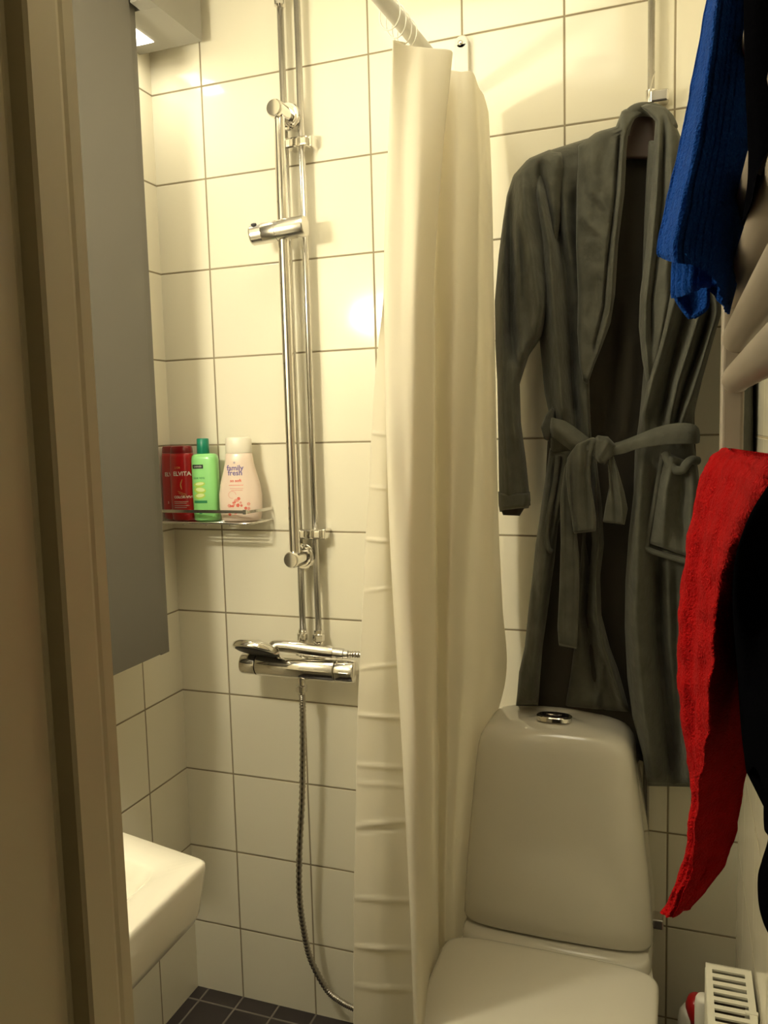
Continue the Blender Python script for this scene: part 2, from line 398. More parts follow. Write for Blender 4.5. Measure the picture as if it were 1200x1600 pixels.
mk('outlet', *cyl((.3605, my, .866), (.3605, my, .826), [(0, .009), (.5, .009), (.55, .013), (.85, .013), (.9, .009), (1, .009)], 20), 'chrome', mx, sharp=40)
# hand shower resting on the mixer
hs = thing('hand_shower', 'chrome hand shower head lying on top of the shower mixer', 'shower head', (.26, -.095, .93))
P0 = at(412, 1009, y=-.10); hc = Vector((.270, -.105, .9320)); ax = Vector((.05, .46, .89)).normalized()
mk('head', *cyl(hc-ax*.008, hc+ax*.019, [(0, .050), (.10, .0535), (.45, .0525), (.62, .046), (.82, .028), (1, .004)], 56), 'chrome', hs, sharp=50)
mk('nozzle_plate', *cyl(hc-ax*.0105, hc-ax*.007, [(0, .043), (.5, .047), (1, .047)], 40), 'nozzle', hs)
mk('handle', *tube(spline([(.300, -.098, .9390), (.335, -.092, .9380), (.385, -.085, .9330), (.442, -.078, .9275)], 14), [.008, .0115, .0125, .0130, .0134, .0137, .0140, .0142, .0143, .0144, .0144, .0143, .0140, .0130], 24), 'chrome', hs, sharp=60)
mk('connector', *cyl((.442, -.078, .9275), (.475, -.074, .9245), [(0, .0105), (.3, .0115), (.7, .0115), (.75, .009), (1, .009)], 20), 'satin', hs, sharp=40)
# hose: one long loop back up to the hand shower
hp = spline([(.3605, my, .828)]+[at(*q, y=-.072) for q in ((473, 1110), (473, 1180), (472, 1250), (468, 1330), (468, 1400), (475, 1455), (486, 1500), (510, 1545), (530, 1563), (552, 1575))]+[(.50, -.066, .088), (.545, -.06, .13), (.560, -.055, .30), (.560, -.05, .60), (.553, -.055, .84), (.520, -.065, .915), (.475, -.074, .9245)], 420)
rr = [.0068+.0011*sin(i*2*pi/3) for i in range(420)]
hose = mk('shower_hose', *tube(hp, rr, 12), 'steel'); tag(hose, 'flexible ribbed metal shower hose hanging in a loop below the mixer', 'hose')

# ------------------------------------------------------------------ shelf and bottles
sh = thing('shower_shelf', 'wire corner shelf carrying the shampoo bottles', 'shelf', (.12, -.05, 1.207))
ZR, ZS = 1.2345, 1.2085
def bar_path(z, y, r=.002): return tube([(.004, y, z), (.25, y, z)], r, 8)
def flat(pts, hh, tt=.0012):
    out = []
    for i, p in enumerate(pts):
        a = Vector(pts[max(i-1, 0)]); b = Vector(pts[min(i+1, len(pts)-1)]); t = (b-a).normalized(); n_ = Vector((-t.y, t.x, 0))*tt
        p = Vector(p); out.append([p-n_+Vector((0, 0, -hh)), p+n_+Vector((0, 0, -hh)), p+n_+Vector((0, 0, hh)), p-n_+Vector((0, 0, hh))])
    return rings(out)
mk('rim', *join(flat([(.004, -.095, ZR), (.252, -.095, ZR)], .0035), flat(spline([(.250, -.0955, ZR-.0008), (.262, -.075, ZR), (.268, -.040, ZR), (.268, -.002, ZR)], 12), .0032)), 'satin', sh, False)
mk('joint', *box(.246, .254, -.0985, -.092, ZR-.005, ZR+.005), 'satin', sh, False)
mk('tray', *join(*[bar_path(ZS-.002, -.006-.0115*k, .0018) for k in range(8)], *[tube([(x, -.0965, ZS-.004), (x, -.001, ZS-.004)], .0016, 8) for x in (.03, .09, .15, .21)],
   tube(spline([(.004, -.098, ZS), (.15, -.098, ZS), (.245, -.097, ZS), (.262, -.078, ZS), (.266, -.04, ZS), (.266, -.001, ZS)], 40), .0026, 8)), 'satin', sh)

def ink_text(txt, size, x, z, m, par, surf, name='lettering', squeeze=1.0, bold=0):
    """lettering wrapped on the bottle's front; surf(x, z) -> world point"""
    cu = bpy.data.curves.new('t', 'FONT'); cu.body = txt; cu.size = size; cu.align_x = 'CENTER'; cu.offset = bold; cu.resolution_u = 3
    ob = bpy.data.objects.new('t', cu); COL.objects.link(ob)
    me = bpy.data.meshes.new_from_object(ob.evaluated_get(bpy.context.evaluated_depsgraph_get()))
    bpy.data.objects.remove(ob)
    bm = bmesh.new(); bm.from_mesh(me)
    bmesh.ops.triangulate(bm, faces=bm.faces)
    vs = [surf(x+v.co.x*squeeze, z+v.co.y) for v in bm.verts]; fs = [tuple(v.index for v in f.verts) for f in bm.faces]
    bm.free(); return mk(name, vs, fs, m, par, False)
def ink_shape(poly, m, par, surf, name='print'):
    """small printed patch; poly in local (x, z); strips so it follows the curve"""
    xs = [p[0] for p in poly]; c = Vector((sum(xs)/len(xs), sum(p[1] for p in poly)/len(poly)))
    V, F = [], []; n = len(poly); R_ = [0, .5, 1]
    for r in R_:
        for p in poly: V.append(surf(c.x+(p[0]-c.x)*max(r, .01), c.y+(p[1]-c.y)*max(r, .01)))
    for i in range(2):
        for j in range(n): F.append((i*n+j, i*n+(j+1) % n, (i+1)*n+(j+1) % n, (i+1)*n+j))
    return mk(name, V, F, m, par, False)
def rect(x0, x1, z0, z1, k=5):
    return [(x0+(x1-x0)*i/k, z0) for i in range(k+1)]+[(x1-(x1-x0)*i/k, z1) for i in range(k+1)]
def ell(cx, cz, a, b, n=16, rot=0):
    return [(cx+a*cos(2*pi*i/n)*cos(rot)-b*sin(2*pi*i/n)*sin(rot), cz+a*cos(2*pi*i/n)*sin(rot)+b*sin(2*pi*i/n)*cos(rot)) for i in range(n)]
def surf_of(cx, cy, prof, e, rot, lift=.0005):
    P = [(z, a, b) for z, a, b in prof]
    def s(x, z):
        a, b = interp(P, z); q = min(.999, abs(x)/a); y = -b*(1-q**e)**(1/e)-lift
        return Vector((cx+x*cos(rot)-y*sin(rot), cy+x*sin(rot)+y*cos(rot), z))
    return s
Z0 = 1.2105
def red_bottle(cx, cy, rot, lab, full, dz=0):
    t = thing('shampoo_bottle', lab, 'bottle', (cx, cy, Z0), 'red shampoo bottles')
    prof = [(Z0+z, a, b) for z, a, b in ((0, .024, .014), (.003, .027, .017), (.02, .0285, .0185), (.06, .029, .019), (.11, .0285, .0185), (.145, .0270, .0175), (.153, .0262, .0168), (.154, .0255, .016))]
    mk('body', *lathe_z(cx, cy, prof, 56, 2.4, rot), 'b_red', t, sharp=50)
    cp = [(Z0+z, a, b) for z, a, b in ((.1545, .0255, .0165), (.156, .0260, .0168), (.166, .0252, .0162), (.170, .0235, .015), (.1715, .016, .010))]
    mk('cap', *lathe_z(cx, cy, cp, 48, 2.4, rot), 'b_reddark', t, sharp=50)
    s = surf_of(cx, cy, prof, 2.4, rot)
    if full:
        ink_text('ELVITAL', .0135, .0085, Z0+.1035, 'ink_white', t, s, squeeze=.98, bold=.0003)
        ink_text("L'OR", .0065, -.004, Z0+.1195, 'ink_gold', t, s)
        ink_text('COLOR-VIVE', .0078, .007, Z0+.052, 'ink_white', t, s, bold=.0002)
        for k, (w, zz) in enumerate(((.034, .0435), (.030, .0395), (.036, .034), (.030, .0295))):
            ink_shape(rect(-.016, -.016+w, Z0+zz, Z0+zz+.0016), 'ink_grey', t, s, 'small_print')
        for (a0, a1, b0, b1) in ((.006, .095, .004, .072), (-.006, .068, .014, .060), (-.004, .064, .014, .056)):
            pts = [(a0+(b0-a0)*q + .004*sin(q*pi)*(-1 if a0 > 0 else 0), Z0+a1+(b1-a1)*q) for q in [i/6 for i in range(7)]]
            ink_shape([p for p in pts]+[(p[0]+.0012, p[1]+.0006) for p in reversed(pts)], 'ink_gold', t, s, 'swirl')
    else:
        ink_text('ELVITAL', .0125, .0115, Z0+.1015, 'ink_white', t, s, bold=.0003)
        ink_text('2', .007, -.004, Z0+.038, 'ink_white', t, s)
    return t
red_bottle(.034, -.041, -.05, 'red shampoo bottle at the left end of the shelf, partly behind the other red one', False)
red_bottle(.0715, -.060, .16, 'red shampoo bottle lettered in white, beside the green bottle', True)
# green bottle
gx, gy, gr = .1275, -.052, .22
t = thing('shampoo_bottle', 'light green aloe bottle with dark green cap on the shelf', 'bottle', (gx, gy, Z0))
gp = [(Z0+z, a, b) for z, a, b in ((0, .026, .017), (.003, .029, .020), (.06, .0305, .021), (.138, .0300, .0205), (.147, .0285, .019), (.151, .024, .016), (.1525, .015, .012))]
mk('body', *lathe_z(gx, gy, gp, 64, 3.2, gr), 'b_green', t, sharp=50)
mk('cap', *cyl((gx-.004, gy, Z0+.152), (gx-.004, gy, Z0+.187), [(0, .0132), (.03, .0142), (.96, .0135), (1, .012)], 32), 'b_teal', t, sharp=50)
s = surf_of(gx, gy, gp, 3.2, gr)
ink_shape(rect(-.024, .002, Z0+.119, Z0+.128), 'ink_black', t, s, 'brand_plate')
s2 = surf_of(gx, gy, gp, 3.2, gr, .0009)
ink_text('GARNIER', .0052, -.011, Z0+.1218, 'ink_white', t, s2, squeeze=.9)
ink_text('aloe vera', .0085, -.009, Z0+.0955, 'ink_green', t, s, squeeze=.85)
for k, (cx_, cz_, a_, b_, ro) in enumerate(((-.009, .0835, .0140, .0054, .12), (-.008, .070, .0145, .0076, -.10), (-.009, .057, .0135, .0068, .12))):
    ink_shape(ell(cx_, Z0+cz_, a_, b_, 18, ro), 'aloe', t, s, 'aloe_slice')
    ink_shape(ell(cx_+.001, Z0+cz_+.0012, a_*.74, b_*.60, 18, ro), 'aloe2', t, s2, 'aloe_slice')
ink_shape(rect(-.023, .008, Z0+.0405, Z0+.0465), 'ink_green', t, s, 'label_band')
ink_shape(rect(-.012, -.005, Z0+.016, Z0+.0185), 'ink_green', t, s, 'volume_mark')
# pink body wash
px_, py_, pr_ = .2150, -.050, .30
t = thing('shower_gel_bottle', 'pale pink shower gel bottle with cream cap at the right end of the shelf', 'bottle', (px_, py_, Z0))
pp = [(Z0+z, a, b) for z, a, b in ((0, .040, .018), (.003, .045, .021), (.03, .0485, .023), (.06, .0485, .0235), (.085, .0445, .023), (.11, .0375, .0215), (.13, .0325, .020), (.150, .0298, .019), (.152, .028, .018))]
mk('body', *lathe_z(px_, py_, pp, 64, 2.3, pr_), 'b_pink', t, sharp=50)
mk('cap', *lathe_z(px_, py_, [(Z0+z, a, b) for z, a, b in ((.1525, .0290, .0185), (.155, .0298, .019), (.183, .0290, .0185), (.187, .026, .017), (.188, .018, .012))], 56, 2.3, pr_), 'b_white', t, sharp=50)
s = surf_of(px_, py_, pp, 2.3, pr_)
ink_text('family', .0165, -.006, Z0+.1145, 'ink_purple', t, s, bold=.0003)
ink_text('fresh', .0165, -.006, Z0+.1035, 'ink_purple', t, s, bold=.0003)
ink_text('*', .012, -.007, Z0+.1255, 'ink_purple', t, s)
ink_text('so soft', .0095, -.005, Z0+.0885, 'ink_red', t, s, bold=.0002)
ink_shape(rect(-.021, .012, Z0+.0805, Z0+.0822), 'ink_pinkred', t, s, 'small_print')
ink_shape(rect(-.019, .012, Z0+.0735, Z0+.0745), 'ink_pinkred', t, s, 'small_print')
ink_shape(rect(-.016, .010, Z0+.0695, Z0+.0705), 'ink_pinkred', t, s, 'small_print')
random.seed(11)
for k in range(26):
    fx = random.uniform(-.022, .022); fz = Z0+random.uniform(.018, .052)*(1-.25*abs(fx)/.022)
    r_ = random.uniform(.0016, .0036)
    V, F = [], []
    for q in range(5):
        a0 = q*2*pi/5+k; c_ = (fx+cos(a0)*r_*.7, fz+sin(a0)*r_*.7); base = len(V)
        for w_ in range(7): V.append(s(c_[0]+cos(w_*2*pi/7)*r_*.55, c_[1]+sin(w_*2*pi/7)*r_*.55))
        F.append(tuple(range(base, base+7)))
    mk('blossom_print', V, F, random.choice(('ink_pinkred', 'ink_red', 'ink_pinkred')), t, False)
mk('swirl_print', *rings([[s(-.014+.009*cos(a)*q, Z0+.060+.0085*sin(a)*q) for q in (1, .9)] for a in [i*pi/12 for i in range(20)]], cap=False), 'ink_pinkred', t, False)

# ------------------------------------------------------------------ shower curtain
cr = thing('curtain_rail', 'white curtain rail coming from the back wall at the top', 'curtain rail', (.735, 0, 2.06))
ra = Vector((.7360, -.001, 2.062)); rb = at(598, 0, z=2.05); rdir = (rb-ra)
mk('rod', *tube([ra+rdir*.0, ra+rdir*3.7], .0125, 24), 'rail', cr)
b0 = at(719, 66, y=-.012)
mk('wall_bracket', *join(box(b0.x-.011, b0.x+.017, -.016, -.0005, 2.03, b0.z-.004), cyl((b0.x+.003, -.0005, b0.z-.002), (b0.x+.003, -.016, b0.z-.002), [(0, .0145), (.8, .0145), (1, .012)], 28)), 'whiteplastic', cr, mods=(BEV(.003),))
mk('screw', *cyl((b0.x+.001, -.0155, b0.z-.003), (b0.x+.001, -.019, b0.z-.003), [(0, .0052), (.6, .005), (1, .003)], 18), 'chrome', cr)
ringpos = [.410, .385, .36, .335]
for k, yy in enumerate(ringpos):
    c_ = ra+rdir*(yy/abs(rdir.y)); nrm = rdir.normalized(); u_ = Vector((nrm.y, -nrm.x, 0)).normalized(); w_ = Vector((0, 0, 1))
    w_ = (w_+nrm*.12*(k % 3-1)).normalized()
    pts = [c_+w_*(-.008)+u_*(cos(a)*.017)+w_*(sin(a)*.025) for a in [i*2*pi/28 for i in range(28)]]
    o = mk('curtain_ring', *rings([[p+(p-c_).normalized()*.0013*cos(b)+nrm*.0013*sin(b) for b in [j*pi/3 for j in range(6)]] for p in pts], closed=True), 'whiteplastic')
    tag(o, 'white ring on the curtain rail, %s of four counting from the camera' % ('first', 'second', 'third', 'fourth')[k], 'ring', 'curtain rings')

cu = [
 # free hem panel, hidden turn, front fold edge, ridge, fold, valley, second fold, third fold, wall side
 [(618, 66, -.36), (610, 250, -.36), (602, 430, -.37), (591, 540, -.38), (582, 640, -.39), (577, 750, -.40), (571, 850, -.40), (566, 950, -.41), (561, 1060, -.42), (557, 1200, -.42), (553, 1400, -.43), (552, 1600, -.43), (549, 1960, -.43)],
 [(626, 66, -.35), (618, 250, -.35), (611, 430, -.35), (608, 540, -.375), (606, 640, -.39), (604, 750, -.40), (602, 850, -.405), (600, 950, -.41), (598, 1060, -.42), (597, 1200, -.42), (597, 1400, -.43), (598, 1600, -.43), (598, 1960, -.43)],
 [(632, 66, -.34), (627, 250, -.34), (622, 430, -.34), (621, 540, -.35), (622, 640, -.36), (624, 750, -.37), (628, 850, -.38), (634, 950, -.39), (642, 1060, -.40), (648, 1200, -.40), (656, 1400, -.40), (664, 1600, -.40), (676, 1960, -.40)],
 [(614, 63, -.385), (606, 250, -.40), (600, 430, -.42), (601, 540, -.43), (603, 640, -.44), (606, 750, -.45), (610, 850, -.46), (615, 950, -.47), (622, 1060, -.48), (630, 1200, -.49), (640, 1400, -.50), (647, 1600, -.50), (658, 1960, -.50)],
 [(636, 71, -.36), (632, 250, -.40), (628, 430, -.43), (628, 540, -.44), (630, 640, -.45), (632, 750, -.455), (636, 850, -.47), (641, 950, -.48), (647, 1060, -.49), (652, 1200, -.50), (657, 1400, -.50), (660, 1600, -.50), (672, 1960, -.50)],
 [(664, 75, -.345), (660, 250, -.40), (655, 430, -.43), (654, 540, -.435), (652, 640, -.44), (652, 750, -.44), (653, 850, -.44), (655, 950, -.44), (658, 1060, -.44), (660, 1200, -.44), (664, 1400, -.43), (668, 1600, -.42), (680, 1960, -.42)],
 [(706, 80, -.30), (690, 250, -.33), (677, 430, -.34), (676, 540, -.35), (674, 640, -.36), (672, 750, -.37), (670, 850, -.37), (668, 950, -.37), (667, 1060, -.36), (668, 1200, -.35), (672, 1400, -.33), (677, 1600, -.33), (690, 1960, -.33)],
 [(697, 105, -.245), (684, 250, -.26), (679, 430, -.27), (679, 540, -.27), (679, 640, -.28), (679, 750, -.28), (680, 850, -.28), (681, 950, -.28), (682, 1060, -.27), (684, 1200, -.26), (684, 1400, -.25), (688, 1600, -.25), (700, 1960, -.25)],
 [(718, 112, -.225), (716, 250, -.27), (712, 430, -.30), (710, 540, -.31), (708, 640, -.32), (706, 750, -.32), (704, 850, -.32), (702, 950, -.31), (700, 1060, -.30), (700, 1200, -.28), (696, 1400, -.26), (698, 1600, -.26), (708, 1960, -.26)],
 [(738, 113, -.205), (744, 250, -.22), (742, 430, -.24), (740, 540, -.25), (736, 640, -.25), (732, 750, -.25), (726, 850, -.25), (722, 950, -.25), (720, 1060, -.24), (716, 1200, -.22), (710, 1400, -.20), (708, 1600, -.20), (716, 1960, -.20)],
 [(748, 137, -.145), (750, 250, -.15), (750, 430, -.16), (750, 540, -.16), (750, 640, -.16), (750, 750, -.16), (748, 850, -.16), (746, 950, -.16), (742, 1060, -.16), (732, 1200, -.16), (722, 1400, -.15), (718, 1600, -.14), (722, 1900, -.14)],
 [(756, 150, -.10), (762, 250, -.12), (768, 430, -.13), (770, 540, -.13), (771, 640, -.13), (771, 750, -.13), (772, 850, -.12), (770, 950, -.11), (766, 1060, -.11), (742, 1200, -.11), (732, 1400, -.10), (726, 1600, -.09), (728, 1850, -.09)],
 [(763, 176, -.03), (768, 280, -.04), (771, 430, -.05), (773, 540, -.05), (775, 640, -.05), (777, 750, -.05), (780, 850, -.045), (785, 950, -.04), (790, 1060, -.035), (754, 1200, -.03), (740, 1400, -.03), (738, 1600, -.03), (738, 1800, -.03)],
]
creases = [(676, 1.1), (760, .8), (842, 1.2), (925, .6), (1045, .8), (1116, 1.3), (1194, 1.2), (1222, .8), (1291, 1.3), (1301, -1), (1402, 1.2), (1478, 1.4), (1540, 1.0)]
NR = 600
def cf(p, s_, t_):
    if s_ < .17:
        pxv = 800 - FOC*((p-CAM).dot(_u)/(p-CAM).dot(_f)); k = sin(pi*min(1, max(0, (s_+.01)/.18)))
        for v_, a_ in creases:
            dd = pxv+(s_*60 if int(v_) % 2 else -s_*40)-v_
            if abs(dd) < 22: p = p+Vector((-.2, -1, 0))*(.0038*a_*k*exp(-(dd/2.6)**2)*(1 if a_ > 0 else 1))
    p = p+Vector((0, -1, 0))*.0022*noise.noise(Vector((s_*16, p.z*6, 0)))
    return p
curt = mk('shower_curtain', *sheet(cu, NR, 170, fn=cf), 'curtain', mods=(SOL(.0009),))
tag(curt, 'white cloth shower curtain gathered in folds beside the toilet', 'curtain')

# ------------------------------------------------------------------ toilet
to = thing('toilet', 'white close-coupled toilet with chrome flush button against the back wall', 'toilet', (.93, -.3, 0))
def srect(x0, x1, y0, y1, z, e=5, n=72, zf=None, bow=0):
    cx, cy, a, b = (x0+x1)/2, (y0+y1)/2, (x1-x0)/2, (y1-y0)/2; out = []
    for k in range(n):
        t = 2*pi*k/n; c, s_ = cos(t), sin(t)
        x = a*math.copysign(abs(c)**(2/e), c); y = b*math.copysign(abs(s_)**(2/e), s_)
        yy = cy+y - (bow*(1-(x/a)**2) if s_ < 0 else 0)*min(1, abs(y)/b)
        out.append((cx+x, yy, z+(zf(cx+x, yy) if zf else 0)))
    return out
ZB_, ZT_ = .436, .822
cr_ = []
for q, inn in ((0, .010), (.012, .002), (.03, 0), (.12, 0), (.25, 0), (.4, 0), (.55, 0), (.7, 0), (.82, 0), (.90, .0005), (.945, .003), (.975, .009), (.992, .017), (1.0, .028)):
    z = ZB_+(ZT_-ZB_)*q; w = q**1.35
    x0 = .7480+(.7810-.7480)*w+inn; x1 = 1.1105-(1.1105-1.0680)*w-inn; yf = -.197+.028*q+inn*.9
    cr_.append(srect(x0, x1, yf, -.012-inn*.4, z, 7, 96, bow=.008, zf=(lambda X, Y, q=q: (.010*q**3)*(1-((X-.926)/.16)**2))))
n_ = 96
for sc in (.86, .6, .3, .02):
    base = cr_[13]; cx = sum(p[0] for p in base)/n_; cy = sum(p[1] for p in base)/n_
    cr_.append([(cx+(p[0]-cx)*sc, cy+(p[1]-cy)*sc, p[2]+.0120*(1-sc**2)+.0010) for p in base])
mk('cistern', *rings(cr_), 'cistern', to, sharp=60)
bz = .8415
def disc(cx, cy, z, a, b, h, e=2.6, n=40):
    def r(k, zz, s_): return [(cx+a*s_*math.copysign(abs(cos(t))**(2/e), cos(t)), cy+b*s_*math.copysign(abs(sin(t))**(2/e), sin(t)), zz) for t in [2*pi*i/n for i in range(n)]]
    return rings([r(0, z-.004, 1), r(0, z+h*.7, 1), r(0, z+h, .93), r(0, z+h*1.05, .6)])
fb = mk('flush_button', *disc(.9240, -.122, bz+.003, .034, .019, .005), 'chrome', to, sharp=40)
mk('button_plate', *disc(.9240, -.122, bz+.0075, .028, .014, .0022), 'darkbtn', fb, sharp=40)
mk('button_split', *disc(.9240, -.124, bz+.0100, .015, .004, .0014), 'chrome', fb, sharp=40)
# neck between tank and bowl, bowl, foot
bowl = []
for z, x0, x1, yf, yb, e in ((.0, .83, 1.03, -.50, -.10, 3), (.02, .825, 1.035, -.51, -.09, 3), (.10, .84, 1.02, -.50, -.08, 3), (.22, .80, 1.06, -.58, -.05, 2.8), (.33, .765, 1.095, -.66, -.03, 2.8), (.385, .748, 1.112, -.685, -.02, 3), (.405, .745, 1.115, -.69, -.015, 3.2), (.410, .76, 1.10, -.675, -.02, 3.2)):
    bowl.append(srect(x0, x1, yf, yb, z, e, 72))
mk('bowl', *rings(bowl), 'ceramic', to, sharp=60)
nk = [srect(.752, 1.108, -.235, -.014, z, 6, 72) for z in (.39, .425)]+[srect(.757, 1.103, -.228, -.016, .4335, 6, 72), srect(.77, 1.09, -.20, -.03, .4350, 6, 72)]
mk('shelf', *rings(nk), 'cistern', to, sharp=50)
def lid(z0, z1, g):
    o = []
    for z, i_ in ((z0, .006), (z0+.004, 0), (z1-.006, 0), (z1-.002, .004), (z1, .010), (z1+.0012, .05), (z1+.0018, .12), (z1+.0019, .19)):
        r = []
        for k in range(96):
            t = 2*pi*k/96; c, s_ = cos(t), sin(t)
            e = 5 if s_ > 0 else 2.6
            a = max(.001, .1925-i_-g); b = max(.0005, (.075 if s_ > 0 else .38)-i_*(.39 if s_ > 0 else 1.9)-g) if i_ > .02 else (.075 if s_ > 0 else .38)-i_-g
            x = a*math.copysign(abs(c)**(2/e), c); y = b*math.copysign(abs(s_)**(2/e), s_)
            r.append((.9300+x, -.312+y, z))
        o.append(r)
    return rings(o)
mk('seat_ring', *lid(.411, .424, .004), 'seat', to, sharp=60)
mk('seat_lid', *lid(.4255, .4440, 0), 'seat', to, sharp=60)

# ------------------------------------------------------------------ pipe on the right with the robe hanging from it
rp = thing('heating_pipe', 'thin chrome pipe running down the back wall behind the bathrobe', 'pipe', (1.091, -.02, .3))
mk('tube', *cyl((1.0905, -.024, .40), (1.0905, -.024, 2.42), [(0, .0062), (1, .0062)], 18), 'satin', rp)
mk('clip', *join(box(1.088, 1.122, -.036, -.0005, 1.987, 2.009)), 'satin', rp, False, mods=(BEV(.004),))
mk('collar', *cyl((1.0905, -.024, 1.985), (1.0905, -.024, 2.012), [(0, .0095), (1, .0095)], 18), 'chrome', rp, sharp=40)
mk('valve', *join(box(1.088, 1.126, -.034, -.0005, .391, .412), cyl((1.09, -.024, .385), (1.09, -.024, .42), [(0, .011), (1, .011)], 18)), 'satin', rp, False, mods=(BEV(.003),))
hg = thing('coat_hanger', 'dark brown coat hanger inside the bathrobe collar', 'hanger', (1.07, -.07, 1.95))
hk = [at(u, v, y=y) for u, v, y in ((1023, 112, -.030), (1020, 122, -.042), (1016, 140, -.050), (1009, 165, -.062), (1002, 184, -.072))]
mk('hook', *tube(spline(hk, 16), .0014, 8), 'chrome', hg)
mk('neck', *patch([(982, 178), (977, 205), (970, 226), (955, 250)], [(1026, 178), (1030, 205), (1034, 226), (1065, 250)], -.058, .02, nz=0, N=20, Mc=20), 'wood', hg)

# ------------------------------------------------------------------ bathrobe
rob = thing('bathrobe', 'dark grey green fleece bathrobe with tied belt hanging on the back wall', 'bathrobe', (1.0, -.06, 1.2))
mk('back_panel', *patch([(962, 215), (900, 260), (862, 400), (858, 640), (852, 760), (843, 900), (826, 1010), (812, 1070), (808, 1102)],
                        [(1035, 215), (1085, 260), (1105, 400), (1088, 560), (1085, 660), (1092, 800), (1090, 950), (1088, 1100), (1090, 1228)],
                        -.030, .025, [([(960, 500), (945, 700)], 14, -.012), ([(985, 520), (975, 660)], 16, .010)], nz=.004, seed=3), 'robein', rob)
mk('collar_back', *patch([(972, 216), (966, 226), (960, 238)], [(1028, 216), (1032, 226), (1038, 238)], -.052, .014, nz=.002, N=20, Mc=30), 'robe', rob)
# left half of the body
mk('left_front', *patch([(855, 236), (835, 262), (828, 330), (832, 430), (843, 530), (851, 615), (861, 660), (860, 716)],
                        [(925, 214), (925, 300), (925, 430), (920, 560), (922, 640), (926, 716)],
                        -.058, .040,
                        [([(838, 280), (858, 380), (868, 520), (880, 660)], 11, .026), ([(864, 300), (884, 420), (893, 540), (900, 660)], 9, -.030), ([(900, 300), (905, 420), (908, 560)], 12, -.015),
                         ([(880, 340), (890, 480), (905, 640)], 8, .012), ([(925, 560), (928, 700)], 10, .014)],
                        nz=.005, seed=1, N=150, Mc=80), 'robe', rob)
mk('left_skirt', *patch([(859, 700), (846, 790), (837, 850), (833, 890), (826, 950), (820, 1010), (811, 1050), (808, 1085), (806, 1103)],
                        [(912, 700), (892, 760), (872, 820), (866, 880), (855, 960), (848, 1010), (844, 1060), (841, 1103)],
                        -.058, .045, [([(862, 760), (852, 860), (845, 930), (836, 1010), (826, 1090)], 9, .012), ([(868, 720), (856, 840)], 6, -.012), ([(838, 860), (832, 900), (838, 930)], 6, -.010), ([(884, 720), (872, 800)], 7, .010)], nz=.006, seed=31, N=100, Mc=36), 'robe', rob)
mk('inner_skirt', *patch([(915, 700), (912, 800), (905, 900), (898, 1000), (890, 1060), (882, 1105)],
                        [(930, 700), (940, 780), (944, 850), (938, 900), (940, 960), (953, 1010), (966, 1045), (976, 1080), (985, 1114)],
                        -.048, .026, [([(932, 760), (935, 850), (930, 900), (932, 960), (944, 1012), (957, 1050), (968, 1085), (976, 1110)], 6.5, .020), ([(921, 780), (922, 880), (916, 960), (928, 1050), (940, 1100)], 8, -.014), ([(940, 1045), (936, 1080), (932, 1105)], 6, .012)],
                        nz=.006, seed=33, N=120, Mc=50), 'robe', rob)
mk('right_front', *patch([(1012, 214), (1006, 350), (1002, 480), (1006, 570), (1002, 620), (998, 660), (992, 700), (990, 770), (982, 840), (977, 910), (976, 980), (980, 1060), (988, 1120), (1004, 1180), (1012, 1228)],
                         [(1075, 226), (1120, 280), (1128, 400), (1127, 490), (1112, 540), (1098, 590), (1086, 640), (1082, 680), (1092, 740), (1094, 850), (1088, 950), (1085, 1050), (1085, 1150), (1088, 1190), (1092, 1230)],
                         -.058, .050,
                         [([(1062, 440), (1040, 520), (1020, 590), (1005, 650)], 9, .026), ([(1078, 460), (1060, 530), (1046, 590), (1036, 650)], 7, -.022), ([(1096, 480), (1074, 550), (1058, 600), (1046, 655)], 7, .022),
                          ([(1108, 490), (1086, 560), (1068, 610), (1056, 660)], 5, -.024), ([(1122, 490), (1100, 560), (1080, 620), (1064, 660)], 7, .022), ([(1035, 490), (1022, 570)], 9, -.012),
                          ([(1000, 720), (994, 850), (992, 980), (1002, 1090), (1016, 1200)], 15, .026), ([(1026, 880), (1030, 1000), (1040, 1100), (1050, 1215)], 11, -.034), ([(1056, 900), (1060, 1050), (1060, 1200)], 10, -.014), ([(1080, 900), (1076, 1050), (1078, 1210)], 9, .026)],
                         nz=.004, seed=2, N=150, Mc=80, tp=.02), 'robe', rob)
# sleeves
mk('sleeve', *patch([(858, 234), (825, 248), (802, 274), (792, 305), (786, 345), (779, 400), (773, 470), (774, 540), (777, 600), (778, 660), (779, 720), (780, 790)],
                    [(880, 234), (884, 262), (880, 300), (876, 345), (868, 400), (860, 470), (848, 524), (826, 556), (812, 600), (814, 660), (822, 720), (829, 790)],
                    -.050, .075,
                    [([(815, 275), (820, 330), (832, 400), (842, 480), (840, 525)], 10, .020), ([(800, 310), (797, 420), (799, 520), (808, 570)], 8, -.022), ([(818, 330), (826, 420), (822, 500)], 7, .0), ([(806, 560), (800, 620), (806, 700)], 9, .014),
                     ([(786, 400), (783, 500), (786, 640), (795, 760)], 7, .012), ([(845, 275), (856, 340), (858, 400)], 7, -.018), ([(806, 350), (812, 430)], 5, .010), ([(820, 530), (812, 570)], 10, .018)],
                    nz=.006, seed=5, N=130, Mc=56, tp=.03), 'robe', rob)
cf_ = mk('cuff', *patch([(778, 768), (779, 790), (781, 800)], [(828, 768), (829, 782), (826, 794)], -.072, .062, nz=.002, N=20, Mc=30, tp=.2), 'robe', rob)
mk('sleeve_opening', *patch([(782, 795), (786, 805)], [(822, 790), (812, 806)], -.085, .030, nz=.003, N=10, Mc=20), 'robein', rob)  # dark pad in the cuff mouth, stands for the shade inside
